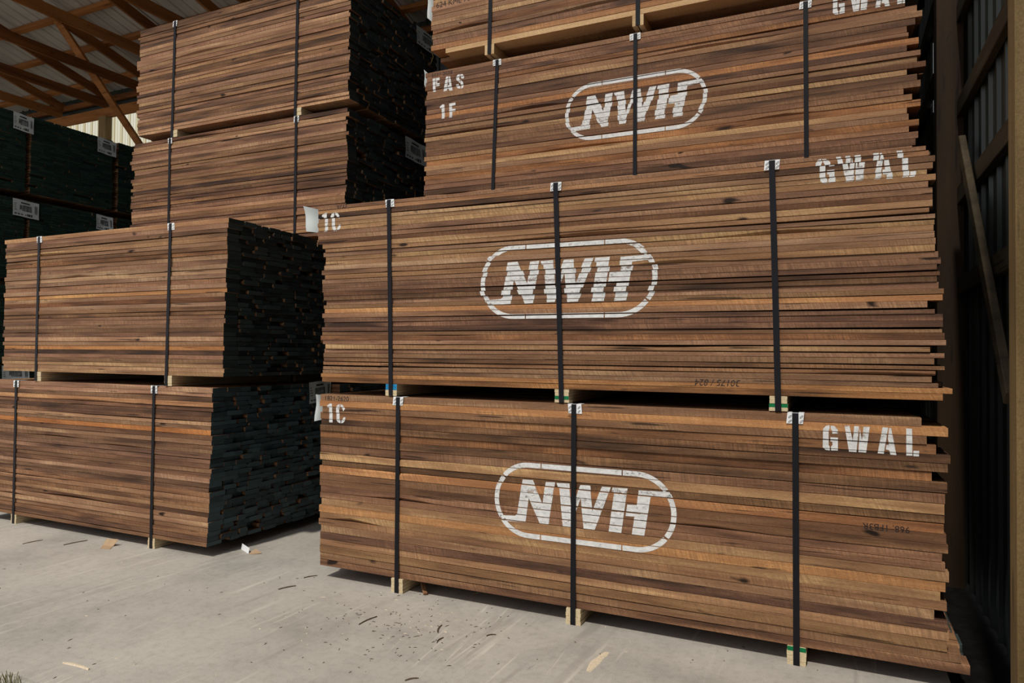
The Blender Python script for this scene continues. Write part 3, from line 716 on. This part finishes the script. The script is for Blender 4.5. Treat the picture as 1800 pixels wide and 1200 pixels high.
# right side wall framing
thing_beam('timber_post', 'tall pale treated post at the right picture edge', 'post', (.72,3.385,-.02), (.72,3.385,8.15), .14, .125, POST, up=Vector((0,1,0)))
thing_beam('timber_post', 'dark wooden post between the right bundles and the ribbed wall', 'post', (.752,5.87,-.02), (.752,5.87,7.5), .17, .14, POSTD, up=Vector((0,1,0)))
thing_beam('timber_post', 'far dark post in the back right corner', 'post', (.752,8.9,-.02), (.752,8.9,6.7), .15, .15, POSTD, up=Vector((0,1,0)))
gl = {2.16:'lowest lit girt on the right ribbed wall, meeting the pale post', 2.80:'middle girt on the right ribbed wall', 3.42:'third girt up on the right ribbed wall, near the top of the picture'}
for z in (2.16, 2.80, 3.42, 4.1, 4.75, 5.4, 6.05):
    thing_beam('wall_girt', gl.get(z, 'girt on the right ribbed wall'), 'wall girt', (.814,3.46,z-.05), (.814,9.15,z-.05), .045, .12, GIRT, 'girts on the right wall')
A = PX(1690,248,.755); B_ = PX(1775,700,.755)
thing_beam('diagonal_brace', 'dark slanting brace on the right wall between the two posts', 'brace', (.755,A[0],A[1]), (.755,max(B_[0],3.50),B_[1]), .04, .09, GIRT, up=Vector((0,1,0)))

# ------------------------------------------------------------------ things on the floor
def fl(u, v): x, y = PZ(u, v); return Vector((x, y, 0))
def sheet(name, quad, mat, label, cat, th=.002, lift=0):
    b = MB(); V = [Vector(q) for q in quad]; b.add(V+[q+Vector((0,0,th)) for q in V], [(3,2,1,0),(4,5,6,7),(0,1,5,4),(1,2,6,5),(2,3,7,6),(3,0,4,7)])
    return tag(b.build(name, [mat]), label, cat)
a, b1, c1, d1 = fl(178,965), fl(193,966), fl(200,960), fl(187,950)
b = MB()
p = [fl(176,964), fl(193,965.5), fl(199,960), fl(181,958)]
top = [p[3]+Vector((.0,.03,.045)), p[2]+Vector((.02,.03,.05))]
V = [*p, *top]; V2 = [v+Vector((0,0,.003)) for v in V]
b.add(V+V2, [(0,1,2,3),(3,2,5,4),(9,8,7,6),(10,11,8,9),(0,6,7,1),(1,7,8,2),(2,8,11,5),(5,11,10,4),(4,10,9,3),(3,9,6,0)]); tag(b.build('cardboard_scrap', [CARD]), 'brown folded cardboard scrap on the floor before the bottom left bundle', 'cardboard')
p0, p1 = fl(424,965), fl(437,973)
b = MB(); b.add([p0, p1, p1+Vector((-.01,.02,.038)), p0+Vector((-.01,.02,.042))], [(0,1,2,3)]); 
b.add([p1+Vector((-.002,.0,0)), p1+Vector((.05,.0,0)), p1+Vector((.09,.05,0.004)), p1+Vector((.025,.05,.03))], [(0,1,2,3)], 1)
o = b.build('paper_label', [WHITE, CARD]); md = o.modifiers.new('s', 'SOLIDIFY'); md.thickness = .0015; md.offset = 1; tag(o, 'small folded white and brown label lying on the floor by the waxed bundle end', 'label')
def stick(u0, v0, u1, v1, wd, mat, label, name='wood_splinter', h=.006, bend=.01):
    p, q = fl(u0, v0), fl(u1, v1); d_ = (q-p); s_ = Vector((-d_.y, d_.x, 0)).normalized(); b = MB(); n = 6; V = []
    for i in range(n+1):
        t_ = i/n; ww = (wd*.72 if mat is BARK else wd)*(.25+.75*math.sin(math.pi*(t_*.8+.1)))*R.uniform(.75,1.1)/2; c_ = p+d_*t_+s_*bend*math.sin(3*t_)
        V += [c_+s_*ww, c_-s_*ww, c_-s_*ww*.5+Vector((0,0,h)), c_+s_*ww*.5+Vector((0,0,h))]
    F = [(0,1,2,3), tuple(4*n+k for k in (3,2,1,0))]
    for i in range(n):
        for k in range(4): F.append((i*4+k, (i+1)*4+k, (i+1)*4+(k+1) % 4, i*4+(k+1) % 4))
    b.add(V, F); return tag(b.build(name, [mat]), label, 'wood splinter')
stick(111,1165,156,1177,.022, SPLIN, 'pale fresh splinter on the floor at the lower left')
stick(112,958,154,950,.014, BARK, 'thin dark stick left of the cardboard scrap')
stick(40,956,75,949,.03, BARK, 'flat dark bark piece on the floor near the left edge', h=.004)
stick(631,1098,663,1084,.014, BARK, 'dark bark sliver on the floor left of the first right bolster')
stick(768,1130,780,1121,.012, BARK, 'small bark sliver on the floor right of the first bolster')
stick(770,1112,777,1099,.02, BARK, 'short dark bark curl in the bark litter, nearest the stacks')
stick(490,1036,520,1030,.022, BARK, 'dark bark strip on the floor midway between the two lower bundles')
stick(534,1016,558,1012,.012, BARK, 'thin dark twig on the floor left of the bottom right bundle')
stick(855,1118,872,1116,.012, BARK, 'short dark twig on the floor before the middle bolster')
stick(829,1047,842,1042,.012, SPLIN, 'small pale splinter under the edge of the bottom right bundle')
stick(1034,1180,1068,1146,.05, SPLIN, 'pale flat wood shaving on the floor near the bottom centre', h=.002)
stick(712,1196,736,1192,.03, BARK, 'dark chip at the bottom edge of the floor', h=.003)
b = MB(); p = fl(748,1046); q = Vector((p.x-.16, p.y+.18, .085)); b.beam(p+Vector((0,0,.008)), q, .03, .012); tag(b.build('wood_splinter', [WAL]), 'brown board sliver leaning out from under the bottom right bundle beside the bolster', 'wood splinter')
b = MB()
for _ in range(300):
    if R.random() < .5: u, v = R.gauss(700,90), R.gauss(1100,28)
    else: u, v = R.uniform(0,1500), R.uniform(930,1195)
    if v < 1010 and u > 300: continue
    if v < 1000 + (u-560)*.18 and u > 560: continue
    if v < 925+u*.16 and u < 400: continue
    c_ = fl(u, v); an = R.uniform(0,6.3); L_ = R.uniform(.003,.013)*(2.2 if R.random() < .08 else 1); wd = R.uniform(.001,.003)
    dx = Vector((math.cos(an), math.sin(an), 0)); s_ = Vector((-dx.y, dx.x, 0))
    b.add([c_-dx*L_+s_*wd, c_-dx*L_-s_*wd, c_+dx*L_-s_*wd, c_+dx*L_+s_*wd, c_+Vector((0,0,.004))], [(0,1,4),(1,2,4),(2,3,4),(3,0,4),(3,2,1,0)], 0 if R.random() < .8 else 1)
tag(b.build('bark_litter', [BARK, SPLIN]), 'tiny bark crumbs and chips scattered over the concrete floor', 'wood litter', kind='stuff')
b = MB(); c_ = fl(12,1203); c_.y = 2.06
GR = simple('dry_grass', (.16,.15,.07), .9)
for _ in range(26):
    p = Vector((c_.x+R.uniform(-.07,.07), c_.y+R.uniform(-.03,.03), -.015)); q = p+Vector((R.uniform(-.02,.02), R.uniform(-.02,.02), R.uniform(.03,.06))); b.beam(p, q, .003, .002, c=.0004)
tag(b.build('grass_tuft', [GR]), 'small dry grass tuft at the slab edge in the bottom left corner', 'grass', kind='stuff')
